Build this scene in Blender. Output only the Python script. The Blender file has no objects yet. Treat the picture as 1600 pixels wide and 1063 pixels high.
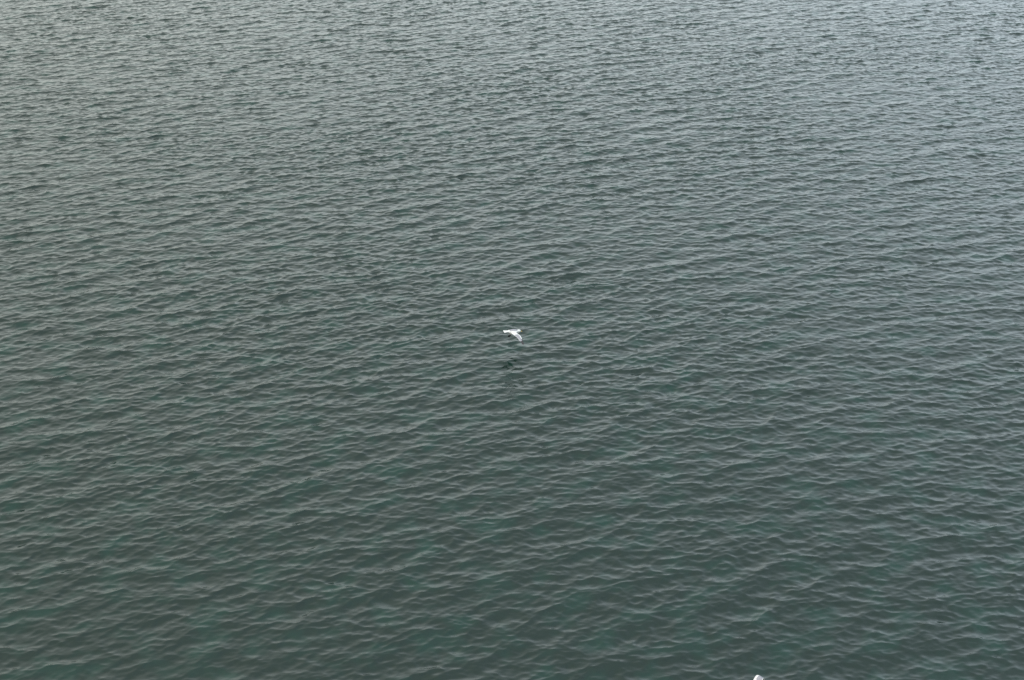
import bpy, bmesh, math, random
import numpy as np
from mathutils import Vector, Matrix

scene = bpy.context.scene
C = scene.collection
R = math.radians

# ------------------------------------------------------------------ camera
CAM_H = 14.3
PITCH = 26.5                      # degrees below the horizon
cam_d = bpy.data.cameras.new('camera')
cam_d.sensor_width = 36.0
cam_d.lens = 48.0
cam_d.clip_start = 0.1
cam_d.clip_end = 20000
cam = bpy.data.objects.new('camera', cam_d)
C.objects.link(cam)
cam.location = (0, 0, CAM_H)
cam.rotation_euler = (R(90 - PITCH), 0, 0)
scene.camera = cam

# ------------------------------------------------------------------ sky and sun
SUN_EL, SUN_AZ = 42.0, 232.0      # azimuth clockwise from +Y: behind and to the left of the camera
world = bpy.data.worlds.new("World")
scene.world = world
world.use_nodes = True
nt = world.node_tree
nt.nodes.clear()
N, L = nt.nodes, nt.links
out = N.new('ShaderNodeOutputWorld')
bg = N.new('ShaderNodeBackground')
bg.inputs['Strength'].default_value = 0.1
sky = N.new('ShaderNodeTexSky')
sky.sky_type = 'NISHITA'
sky.sun_disc = False
sky.sun_elevation = R(SUN_EL)
sky.sun_rotation = R(SUN_AZ)
sky.dust_density = 3.0
tc = N.new('ShaderNodeTexCoord')
mp = N.new('ShaderNodeMapping')
mp.inputs['Scale'].default_value = (1.0, 1.0, 2.2)
cn = N.new('ShaderNodeTexNoise')
cn.inputs['Scale'].default_value = 1.6
cn.inputs['Detail'].default_value = 5
cn.inputs['Roughness'].default_value = 0.5
cr = N.new('ShaderNodeValToRGB')
cr.color_ramp.elements[0].position = 0.3
cr.color_ramp.elements[0].color = (3.2, 3.40, 3.22, 1)
cr.color_ramp.elements[1].position = 0.72
cr.color_ramp.elements[1].color = (4.85, 5.10, 4.84, 1)
# the cloud cover is cooler and a little brighter to the right, and brightens towards the horizon
sx = N.new('ShaderNodeSeparateXYZ')
L.new(tc.outputs['Generated'], sx.inputs[0])
rx = N.new('ShaderNodeValToRGB')
rx.color_ramp.elements[0].position = 0.34
rx.color_ramp.elements[0].color = (0.93, 0.92, 0.895, 1)
rx.color_ramp.elements[1].position = 0.68
rx.color_ramp.elements[1].color = (0.97, 1.04, 1.17, 1)
mx_ = N.new('ShaderNodeMapRange')
mx_.inputs['From Min'].default_value = -1
mx_.inputs['From Max'].default_value = 1
L.new(sx.outputs['X'], mx_.inputs['Value'])
L.new(mx_.outputs['Result'], rx.inputs['Fac'])
mz = N.new('ShaderNodeMapRange')
mz.inputs['From Min'].default_value = 0.15
mz.inputs['From Max'].default_value = 0.95
mz.inputs['To Min'].default_value = 0.96
mz.inputs['To Max'].default_value = 1.06
L.new(sx.outputs['Z'], mz.inputs['Value'])
vm = N.new('ShaderNodeVectorMath')
vm.operation = 'MULTIPLY'
L.new(cr.outputs['Color'], vm.inputs[0])
L.new(rx.outputs['Color'], vm.inputs[1])
vs = N.new('ShaderNodeVectorMath')
vs.operation = 'SCALE'
L.new(vm.outputs[0], vs.inputs[0])
L.new(mz.outputs['Result'], vs.inputs['Scale'])
mix = N.new('ShaderNodeMix')
mix.data_type = 'RGBA'
mix.inputs[0].default_value = 0.86
L.new(tc.outputs['Generated'], mp.inputs['Vector'])
L.new(mp.outputs['Vector'], cn.inputs['Vector'])
L.new(cn.outputs['Fac'], cr.inputs['Fac'])
L.new(sky.outputs['Color'], mix.inputs[6])
L.new(vs.outputs[0], mix.inputs[7])
L.new(mix.outputs[2], bg.inputs['Color'])
L.new(bg.outputs['Background'], out.inputs['Surface'])

sun_d = bpy.data.lights.new('sun', 'SUN')
sun_d.energy = 0.6
sun_d.angle = R(12)
sun_d.color = (1.0, 0.96, 0.9)
sun = bpy.data.objects.new('sun', sun_d)
C.objects.link(sun)
az, el = R(SUN_AZ), R(SUN_EL)
to_sun = Vector((math.sin(az) * math.cos(el), math.cos(az) * math.cos(el), math.sin(el)))
sun.rotation_euler = to_sun.to_track_quat('Z', 'Y').to_euler()
sun.location = to_sun * 60

scene.view_settings.view_transform = 'Standard'
scene.view_settings.look = 'None'
scene.view_settings.gamma = 1
scene.view_settings.exposure = 1.97
scene.cycles.use_denoising = False

# ------------------------------------------------------------------ water: a wind-sea surface
SEED = 11
NF = 4096
LF = 86.0
rng = np.random.default_rng(SEED)
kx = 2 * np.pi * np.fft.fftfreq(NF, LF / NF)
KX, KY = np.meshgrid(kx, kx, indexing='xy')      # rows are y
K = np.hypot(KX, KY)
K[0, 0] = 1e-6
ANG = np.arctan2(KY, KX)


def dirspread(a0, p):
    c = np.cos(ANG - a0)
    return np.where(c > 0, c, 0) ** p


def system(lam, expo, a0, p0, slope, lmin=0.0):
    """one wave train: peak wavelength lam, spreading wider for shorter waves; scaled to an rms slope"""
    kp = 2 * np.pi / lam
    p = np.clip(p0 * (kp / K) ** 0.45, 1.2, p0)
    S = K ** (-expo) * np.exp(-1.25 * (kp / K) ** 3) * dirspread(a0, p)
    if lmin:
        S = S * np.exp(-(K * lmin / (2 * np.pi)) ** 4)
    S[0, 0] = 0
    A = np.sqrt(S)
    s = np.sqrt(np.sum((A * K) ** 2))
    return A * (slope / s)


toward = R(-90 + 28)                              # crests climb to the right in the picture
amp2 = (system(1.05, 4.8, toward, 6, 0.124, 0.065) ** 2
        + system(0.38, 4.6, toward + R(-14), 4.5, 0.142, 0.065) ** 2
        + system(0.62, 4.6, R(-118), 4, 0.068, 0.065) ** 2
        + system(0.28, 4.6, R(-155), 4, 0.045, 0.065) ** 2
        + system(2.4, 5.0, R(-75), 3, 0.014, 1.0) ** 2
        + system(0.17, 4.0, toward - R(16), 5, 0.110, 0.06) ** 2)
amp = np.sqrt(amp2)
H = amp * np.exp(2j * np.pi * rng.random((NF, NF)))


def field(spec):
    return np.real(np.fft.ifft2(spec)) * NF * NF * math.sqrt(2)


bands = []
for lo, hi in ((0.0, 0.45), (0.45, 1.5), (1.5, 200.0)):
    lam = 2 * np.pi / K
    m = ((lam > lo) & (lam <= hi)).astype(float)
    Hb = H * m
    bands.append((max(lo, 0.1), field(Hb), field(-1j * KX / K * Hb), field(-1j * KY / K * Hb)))
LEAN = 0.6                        # crests lean downwind, so the faces towards the camera are the steep ones


def axis(fine0, fine1, step0, step1, lo, hi, g=1.045):
    xs = [fine0]
    while xs[-1] < fine1:
        t = (xs[-1] - fine0) / (fine1 - fine0)
        xs.append(xs[-1] + step0 + (step1 - step0) * t)
    s = step1
    while xs[-1] < hi:
        s *= 1.016 if s < 0.16 else g
        xs.append(xs[-1] + s)
    left = []
    s = step0
    x = fine0
    while x > lo:
        s *= 1.016 if s < 0.16 else g
        x -= s
        left.append(x)
    return np.array(left[::-1] + xs)


gx = axis(-26, 26, 0.029, 0.029, -4000, 4000)
gy = axis(14.3, 74, 0.022, 0.062, -3000, 5000)
nx, ny = len(gx), len(gy)
X, Y = np.meshgrid(gx, gy, indexing='xy')
sp = np.maximum(np.gradient(gx)[None, :], np.gradient(gy)[:, None])


def sample(F, X, Y):
    u = (X / LF * NF) % NF
    v = (Y / LF * NF) % NF
    i0 = np.floor(u).astype(np.int32)
    j0 = np.floor(v).astype(np.int32)
    fu, fv = u - i0, v - j0
    i1, j1 = (i0 + 1) % NF, (j0 + 1) % NF
    i0, j0 = i0 % NF, j0 % NF
    return ((F[j0, i0] * (1 - fu) + F[j0, i1] * fu) * (1 - fv) + (F[j1, i0] * (1 - fu) + F[j1, i1] * fu) * fv)


def smooth(a, b, x):
    t = np.clip((x - a) / (b - a), 0, 1)
    return t * t * (3 - 2 * t)


# gusts: patches where the small waves stand a little higher or lower
gsp = np.exp(-(K * 6 / (2 * np.pi)) ** 2) * (K > 2 * np.pi / 60)
g = field(gsp * np.exp(2j * np.pi * rng.random((NF, NF))))
g = g / g.std()
gust = np.clip(1 + 0.07 * sample(g, X, Y), 0.6, 1.5)

PX, PY, PZ = X.copy(), Y.copy(), np.zeros_like(X)
for (lo, h, dx, dy), CHOP in zip(bands, (0.95, 1.35, 1.35)):
    w = 1 - smooth(lo * 0.5, lo * 1.2, sp)
    if lo < 0.4:
        w = w * gust
    PZ += w * sample(h, X, Y)
    PX -= CHOP * w * sample(dx, X, Y)        # gathers the crests, spreads the troughs
    PY -= CHOP * w * sample(dy, X, Y)
LX, LY = math.cos(toward) * LEAN, math.sin(toward) * LEAN
PX += LX * PZ
PY += LY * PZ

# where neighbouring crests would fold over each other, relax the sideways displacement
DX, DY = PX - X, PY - Y
for it in range(7):
    ax, ay = np.gradient(DX, gx, axis=1) + 1, np.gradient(DX, gy, axis=0)
    bx, by = np.gradient(DY, gx, axis=1), np.gradient(DY, gy, axis=0) + 1
    t_, d_ = ax + by, ax * by - ay * bx
    lam_min = t_ / 2 - np.sqrt(np.maximum(t_ * t_ / 4 - d_, 0))
    bad = (lam_min < 0.16).astype(np.float64)
    if bad.sum() < 3:
        break
    bad = np.clip(bad * 3, 0, 1)
    for ps in range(4):
        for ax_ in (0, 1):
            bad = (np.roll(bad, 1, ax_) + bad * 2 + np.roll(bad, -1, ax_)) / 4
            bad = (np.roll(bad, 2, ax_) + bad * 2 + np.roll(bad, -2, ax_)) / 4
    f_ = 1 - 0.45 * np.clip(bad * 2, 0, 1)
    DX *= f_
    DY *= f_
PX, PY = X + DX, Y + DY

me = bpy.data.meshes.new('water')
nv = nx * ny
co = np.empty((nv, 3), np.float32)
co[:, 0], co[:, 1], co[:, 2] = PX.ravel(), PY.ravel(), PZ.ravel()
me.vertices.add(nv)
me.vertices.foreach_set('co', co.ravel())
idx = np.arange(nv, dtype=np.int32).reshape(ny, nx)
q = np.stack([idx[:-1, :-1], idx[:-1, 1:], idx[1:, 1:], idx[1:, :-1]], -1).reshape(-1, 4)
nq = len(q)
me.loops.add(nq * 4)
me.loops.foreach_set('vertex_index', q.ravel())
me.polygons.add(nq)
me.polygons.foreach_set('loop_start', np.arange(0, nq * 4, 4, dtype=np.int32))
me.polygons.foreach_set('use_smooth', np.ones(nq, dtype=bool))
me.update(calc_edges=True)
att = me.attributes.new('unresolved', 'FLOAT', 'POINT')
att.data.foreach_set('value', smooth(0.07, 0.8, sp).astype(np.float32).ravel())
water = bpy.data.objects.new('water', me)
water['kind'] = 'structure'
C.objects.link(water)


def new_mat(name):
    m = bpy.data.materials.new(name)
    m.use_nodes = True
    m.node_tree.nodes.clear()
    return m, m.node_tree.nodes, m.node_tree.links


m, N, L = new_mat('sea_water')
out = N.new('ShaderNodeOutputMaterial')
bs = N.new('ShaderNodeBsdfPrincipled')
bs.inputs['IOR'].default_value = 1.333
geo = N.new('ShaderNodeNewGeometry')
# murky patches a few metres wide: greyer and greener water
n1 = N.new('ShaderNodeTexNoise')
n1.inputs['Scale'].default_value = 1.5
n1.inputs['Detail'].default_value = 2.5
r1 = N.new('ShaderNodeValToRGB')
r1.color_ramp.elements[0].position = 0.48
r1.color_ramp.elements[0].color = (0.0062, 0.0152, 0.0118, 1)
r1.color_ramp.elements[1].position = 0.78
r1.color_ramp.elements[1].color = (0.0050, 0.0265, 0.0195, 1)
L.new(geo.outputs['Position'], n1.inputs['Vector'])
L.new(n1.outputs['Fac'], r1.inputs['Fac'])
L.new(r1.outputs['Color'], bs.inputs['Base Color'])
a = N.new('ShaderNodeAttribute')
a.attribute_name = 'unresolved'
mr = N.new('ShaderNodeMapRange')
mr.inputs['To Min'].default_value = 0.02
mr.inputs['To Max'].default_value = 0.34
L.new(a.outputs['Fac'], mr.inputs['Value'])
L.new(mr.outputs['Result'], bs.inputs['Roughness'])
# capillary ripples
mp = N.new('ShaderNodeMapping')
mp.inputs['Rotation'].default_value = (0, 0, R(-20))
mp.inputs['Scale'].default_value = (0.40, 1.0, 1.0)
n2 = N.new('ShaderNodeTexNoise')
n2.inputs['Scale'].default_value = 26.0
n2.inputs['Detail'].default_value = 3
n2.inputs['Roughness'].default_value = 0.6
bp = N.new('ShaderNodeBump')
bp.inputs['Strength'].default_value = 1.0
bp.inputs['Distance'].default_value = 0.0025
L.new(geo.outputs['Position'], mp.inputs['Vector'])
L.new(mp.outputs['Vector'], n2.inputs['Vector'])
L.new(n2.outputs['Fac'], bp.inputs['Height'])
L.new(bp.outputs['Normal'], bs.inputs['Normal'])
L.new(bs.outputs['BSDF'], out.inputs['Surface'])
me.materials.append(m)


# ------------------------------------------------------------------ gulls
def feather(name, col, rough=0.75, var=0.08):
    m, N, L = new_mat(name)
    out = N.new('ShaderNodeOutputMaterial')
    b = N.new('ShaderNodeBsdfPrincipled')
    b.inputs['Roughness'].default_value = rough
    t = N.new('ShaderNodeTexCoord')
    mp = N.new('ShaderNodeMapping')
    mp.inputs['Scale'].default_value = (14, 60, 30)
    n = N.new('ShaderNodeTexNoise')
    n.inputs['Scale'].default_value = 1.5
    r = N.new('ShaderNodeValToRGB')
    r.color_ramp.elements[0].position = 0.3
    r.color_ramp.elements[1].position = 0.7
    r.color_ramp.elements[0].color = tuple(c * (1 - var) for c in col) + (1,)
    r.color_ramp.elements[1].color = tuple(min(1, c * (1 + var)) for c in col) + (1,)
    L.new(t.outputs['Object'], mp.inputs['Vector'])
    L.new(mp.outputs['Vector'], n.inputs['Vector'])
    L.new(n.outputs['Fac'], r.inputs['Fac'])
    L.new(r.outputs['Color'], b.inputs['Base Color'])
    L.new(b.outputs['BSDF'], out.inputs['Surface'])
    return m


M_WHITE = feather('white_feathers', (0.50, 0.50, 0.49), var=0.04)
M_GREY = feather('pale_grey_feathers', (0.20, 0.20, 0.225))
M_BLACK = feather('black_feathers', (0.018, 0.018, 0.02))
M_BEAK = feather('yellow_beak', (0.62, 0.42, 0.08), 0.4)
M_EYE = feather('dark_eye', (0.01, 0.01, 0.01), 0.2)

# body rings, nose first: x forward, half width, half height, centre z
BODY = [
    (0.205, 0.010, 0.010, 0.010), (0.196, 0.019, 0.019, 0.013), (0.180, 0.026, 0.026, 0.016),
    (0.160, 0.029, 0.030, 0.017), (0.138, 0.030, 0.032, 0.012), (0.112, 0.039, 0.040, 0.003),
    (0.080, 0.050, 0.050, -0.005), (0.045, 0.057, 0.057, -0.009), (0.010, 0.059, 0.058, -0.010),
    (-0.025, 0.056, 0.053, -0.008), (-0.060, 0.049, 0.044, -0.004), (-0.095, 0.040, 0.033, 0.001),
    (-0.125, 0.034, 0.021, 0.004), (-0.150, 0.037, 0.012, 0.006), (-0.185, 0.047, 0.007, 0.005),
    (-0.220, 0.057, 0.005, 0.003), (-0.243, 0.075, 0.003, 0.001)]
NR = 16
I0, I1 = 5, 9          # body rings the wing root spans
J0, J1 = -1, 1         # around the body's side


def gull_mesh(name, wing):
    """wing: per side a list of stations (leading point, trailing point, thickness), already posed"""
    bm = bmesh.new()
    rings = []
    for (x, w, h, z) in BODY:
        w, h = w * 1.2, h * 1.3
        rings.append([bm.verts.new((x, w * math.cos(2 * math.pi * j / NR), z + h * math.sin(2 * math.pi * j / NR)))
                      for j in range(NR)])
    nr = len(rings)
    skip = set()
    for side in (0, 8):
        for i in range(I0, I1):
            for j in range(J0, J1):
                skip.add((i, (side + j) % NR))
    for i in range(nr - 1):
        for j in range(NR):
            if (i, j) in skip:
                continue
            f = bm.faces.new((rings[i][j], rings[i][(j + 1) % NR], rings[i + 1][(j + 1) % NR], rings[i + 1][j]))
            f.material_index = 1 if (5 <= i <= 10 and 2 <= j <= 5) else 0
    bm.faces.new(rings[0])
    bm.faces.new(rings[-1][::-1])
    for sgn, side in ((1, 0), (-1, 8)):
        up = 1 if sgn > 0 else -1
        loop = [rings[i][(side + up) % NR] for i in range(I0, I1 + 1)]           # upper edge, front to back
        loop.append(rings[I1][side])
        loop += [rings[i][(side - up) % NR] for i in range(I1, I0 - 1, -1)]      # lower edge, back to front
        loop.append(rings[I0][side])
        ns = I1 - I0
        prev = loop
        st = wing[sgn]
        for k, (le, te, th) in enumerate(st):
            le, te = Vector(le), Vector(te)
            ch = te - le
            span = (Vector(st[min(k + 1, len(st) - 1)][0]) - Vector(st[max(k - 1, 0)][0])).normalized()
            nrm = span.cross(ch.normalized()) * sgn
            nrm = nrm.normalized()
            cur = []
            for a in range(ns + 1):
                t = 0.04 + 0.92 * a / ns
                cam_ = 4 * t * (1 - t) * 0.07 * ch.length
                cur.append(bm.verts.new(le + ch * t + nrm * (cam_ + th * (1 - t) ** 0.7)))
            cur.append(bm.verts.new(te))
            for a in range(ns, -1, -1):
                t = 0.04 + 0.92 * a / ns
                cam_ = 4 * t * (1 - t) * 0.07 * ch.length
                cur.append(bm.verts.new(le + ch * t + nrm * (cam_ - th * (1 - t) ** 0.7 - 0.001)))
            cur.append(bm.verts.new(le))
            n = len(cur)
            for a in range(n):
                vs = (prev[a], prev[(a + 1) % n], cur[(a + 1) % n], cur[a])
                f = bm.faces.new(vs if sgn < 0 else vs[::-1])
                top = a < ns
                if k >= len(st) - 3:
                    f.material_index = 2
                elif k == len(st) - 4 and a in (0, n - 1, 2 * ns + 1):
                    f.material_index = 2
                elif top and 0 < a < ns - 0:
                    f.material_index = 1 if k > 2 else 0
                else:
                    f.material_index = 0
            prev = cur
        bm.faces.new(prev if sgn > 0 else prev[::-1])
    bmesh.ops.recalc_face_normals(bm, faces=bm.faces)
    for f in bm.faces:
        f.smooth = True
    me = bpy.data.meshes.new(name)
    bm.to_mesh(me)
    bm.free()
    for mm in (M_WHITE, M_GREY, M_BLACK):
        me.materials.append(mm)
    return me


def pose_wing(sgn, arm_el, hand_el, arm_sweep, hand_sweep, twist=0.0):
    """arm_el / hand_el: elevation of inner and outer wing (deg, negative droops);
       sweeps: degrees forward of straight out"""
    st = []
    p = Vector((0.058, sgn * 0.062, 0.012))
    plan = [  # (segment, length of step, chord, thickness)
        ('arm', 0.02, 0.150, 0.0085), ('arm', 0.06, 0.148, 0.0080), ('arm', 0.06, 0.140, 0.0070),
        ('arm', 0.06, 0.132, 0.0062), ('hand', 0.05, 0.124, 0.0050), ('hand', 0.06, 0.108, 0.0040),
        ('hand', 0.06, 0.088, 0.0032), ('hand', 0.06, 0.070, 0.0025), ('hand', 0.045, 0.054, 0.0018),
        ('hand', 0.025, 0.028, 0.0012)]
    e_s, s_s = arm_el, arm_sweep
    for k, (seg, step, chord, th) in enumerate(plan):
        te_, ts_ = (arm_el, arm_sweep) if seg == 'arm' else (hand_el, hand_sweep)
        e_s += (te_ - e_s) * 0.6
        s_s += (ts_ - s_s) * 0.6
        e, s = R(e_s), R(s_s)
        d = Vector((math.sin(s), sgn * math.cos(s) * math.cos(e), math.cos(s) * math.sin(e)))
        p = p + d * step
        tw = R(twist) * k / 9
        back = Vector((-math.cos(tw), 0, -math.sin(tw)))
        if seg == 'hand':
            back = (back + Vector((0, sgn * math.cos(e), math.sin(e))) * 0.25 * (k - 3) / 6).normalized()
        st.append((p.copy(), p + back * chord * (1.0 if seg == 'arm' else 0.84), th))
    return st


def make_gull(loc, yaw, pitch, roll, wing, scale=1.0):
    root = bpy.data.objects.new('gull', None)
    root.empty_display_size = 0.1
    C.objects.link(root)
    root.location = loc
    root.rotation_mode = 'XYZ'
    mat = (Matrix.Rotation(R(yaw), 4, 'Z') @ Matrix.Rotation(R(-pitch), 4, 'Y') @ Matrix.Rotation(R(roll), 4, 'X'))
    root.rotation_euler = mat.to_euler()
    root.scale = (scale,) * 3
    body = bpy.data.objects.new('body', gull_mesh('body', wing))
    C.objects.link(body)
    body.parent = root
    ss = body.modifiers.new('smooth', 'SUBSURF')
    ss.levels = ss.render_levels = 2
    # beak: slightly hooked cone
    bm = bmesh.new()
    prof = [(0.200, 0.0085, 0.009, 0.009), (0.215, 0.0055, 0.007, 0.007), (0.232, 0.0040, 0.006, 0.004),
            (0.243, 0.0025, 0.004, 0.001), (0.249, 0.0008, 0.0015, -0.005)]
    prev = None
    for (x, w, h, z) in prof:
        r = [bm.verts.new((x, w * math.cos(2 * math.pi * j / 10), z + h * math.sin(2 * math.pi * j / 10))) for j in range(10)]
        if prev:
            for j in range(10):
                bm.faces.new((prev[j], prev[(j + 1) % 10], r[(j + 1) % 10], r[j]))
        else:
            bm.faces.new(r[::-1])
        prev = r
    bm.faces.new(prev)
    bmesh.ops.recalc_face_normals(bm, faces=bm.faces)
    for f in bm.faces:
        f.smooth = True
    bme = bpy.data.meshes.new('beak')
    bm.to_mesh(bme)
    bm.free()
    bme.materials.append(M_BEAK)
    b = bpy.data.objects.new('beak', bme)
    C.objects.link(b)
    b.parent = root
    for s in (1, -1):
        bm = bmesh.new()
        bmesh.ops.create_uvsphere(bm, u_segments=12, v_segments=8, radius=0.0048,
                                  matrix=Matrix.Translation((0.182, s * 0.0235, 0.024)))
        eme = bpy.data.meshes.new('eye')
        bm.to_mesh(eme)
        bm.free()
        eme.materials.append(M_EYE)
        e = bpy.data.objects.new('eye', eme)
        C.objects.link(e)
        e.parent = root
    return root


# gull skimming the water in the middle of the picture, flying to the right, wings on the downstroke
g1 = make_gull((0.02, 27.87, 0.62), 14, -6, 0,
               {1: pose_wing(1, -42, -52, 5, -8), -1: pose_wing(-1, -6, -26, 24, 6, 10)}, 0.9)
g1['label'] = 'white gull with black wingtip flying to the right low over mid-picture water'
g1['category'] = 'gull'
g1['group'] = 'gulls flying over the water'

g2 = make_gull((3.475, 15.485, 0.9), 142, 6, 0,
               {1: pose_wing(1, 0, -40, 6, -60), -1: pose_wing(-1, 62, -72, -6, -30)}, 0.9)
g2['label'] = 'gull cut off by the bottom edge, only a white bend of wing showing'
g2['category'] = 'gull'
g2['group'] = 'gulls flying over the water'
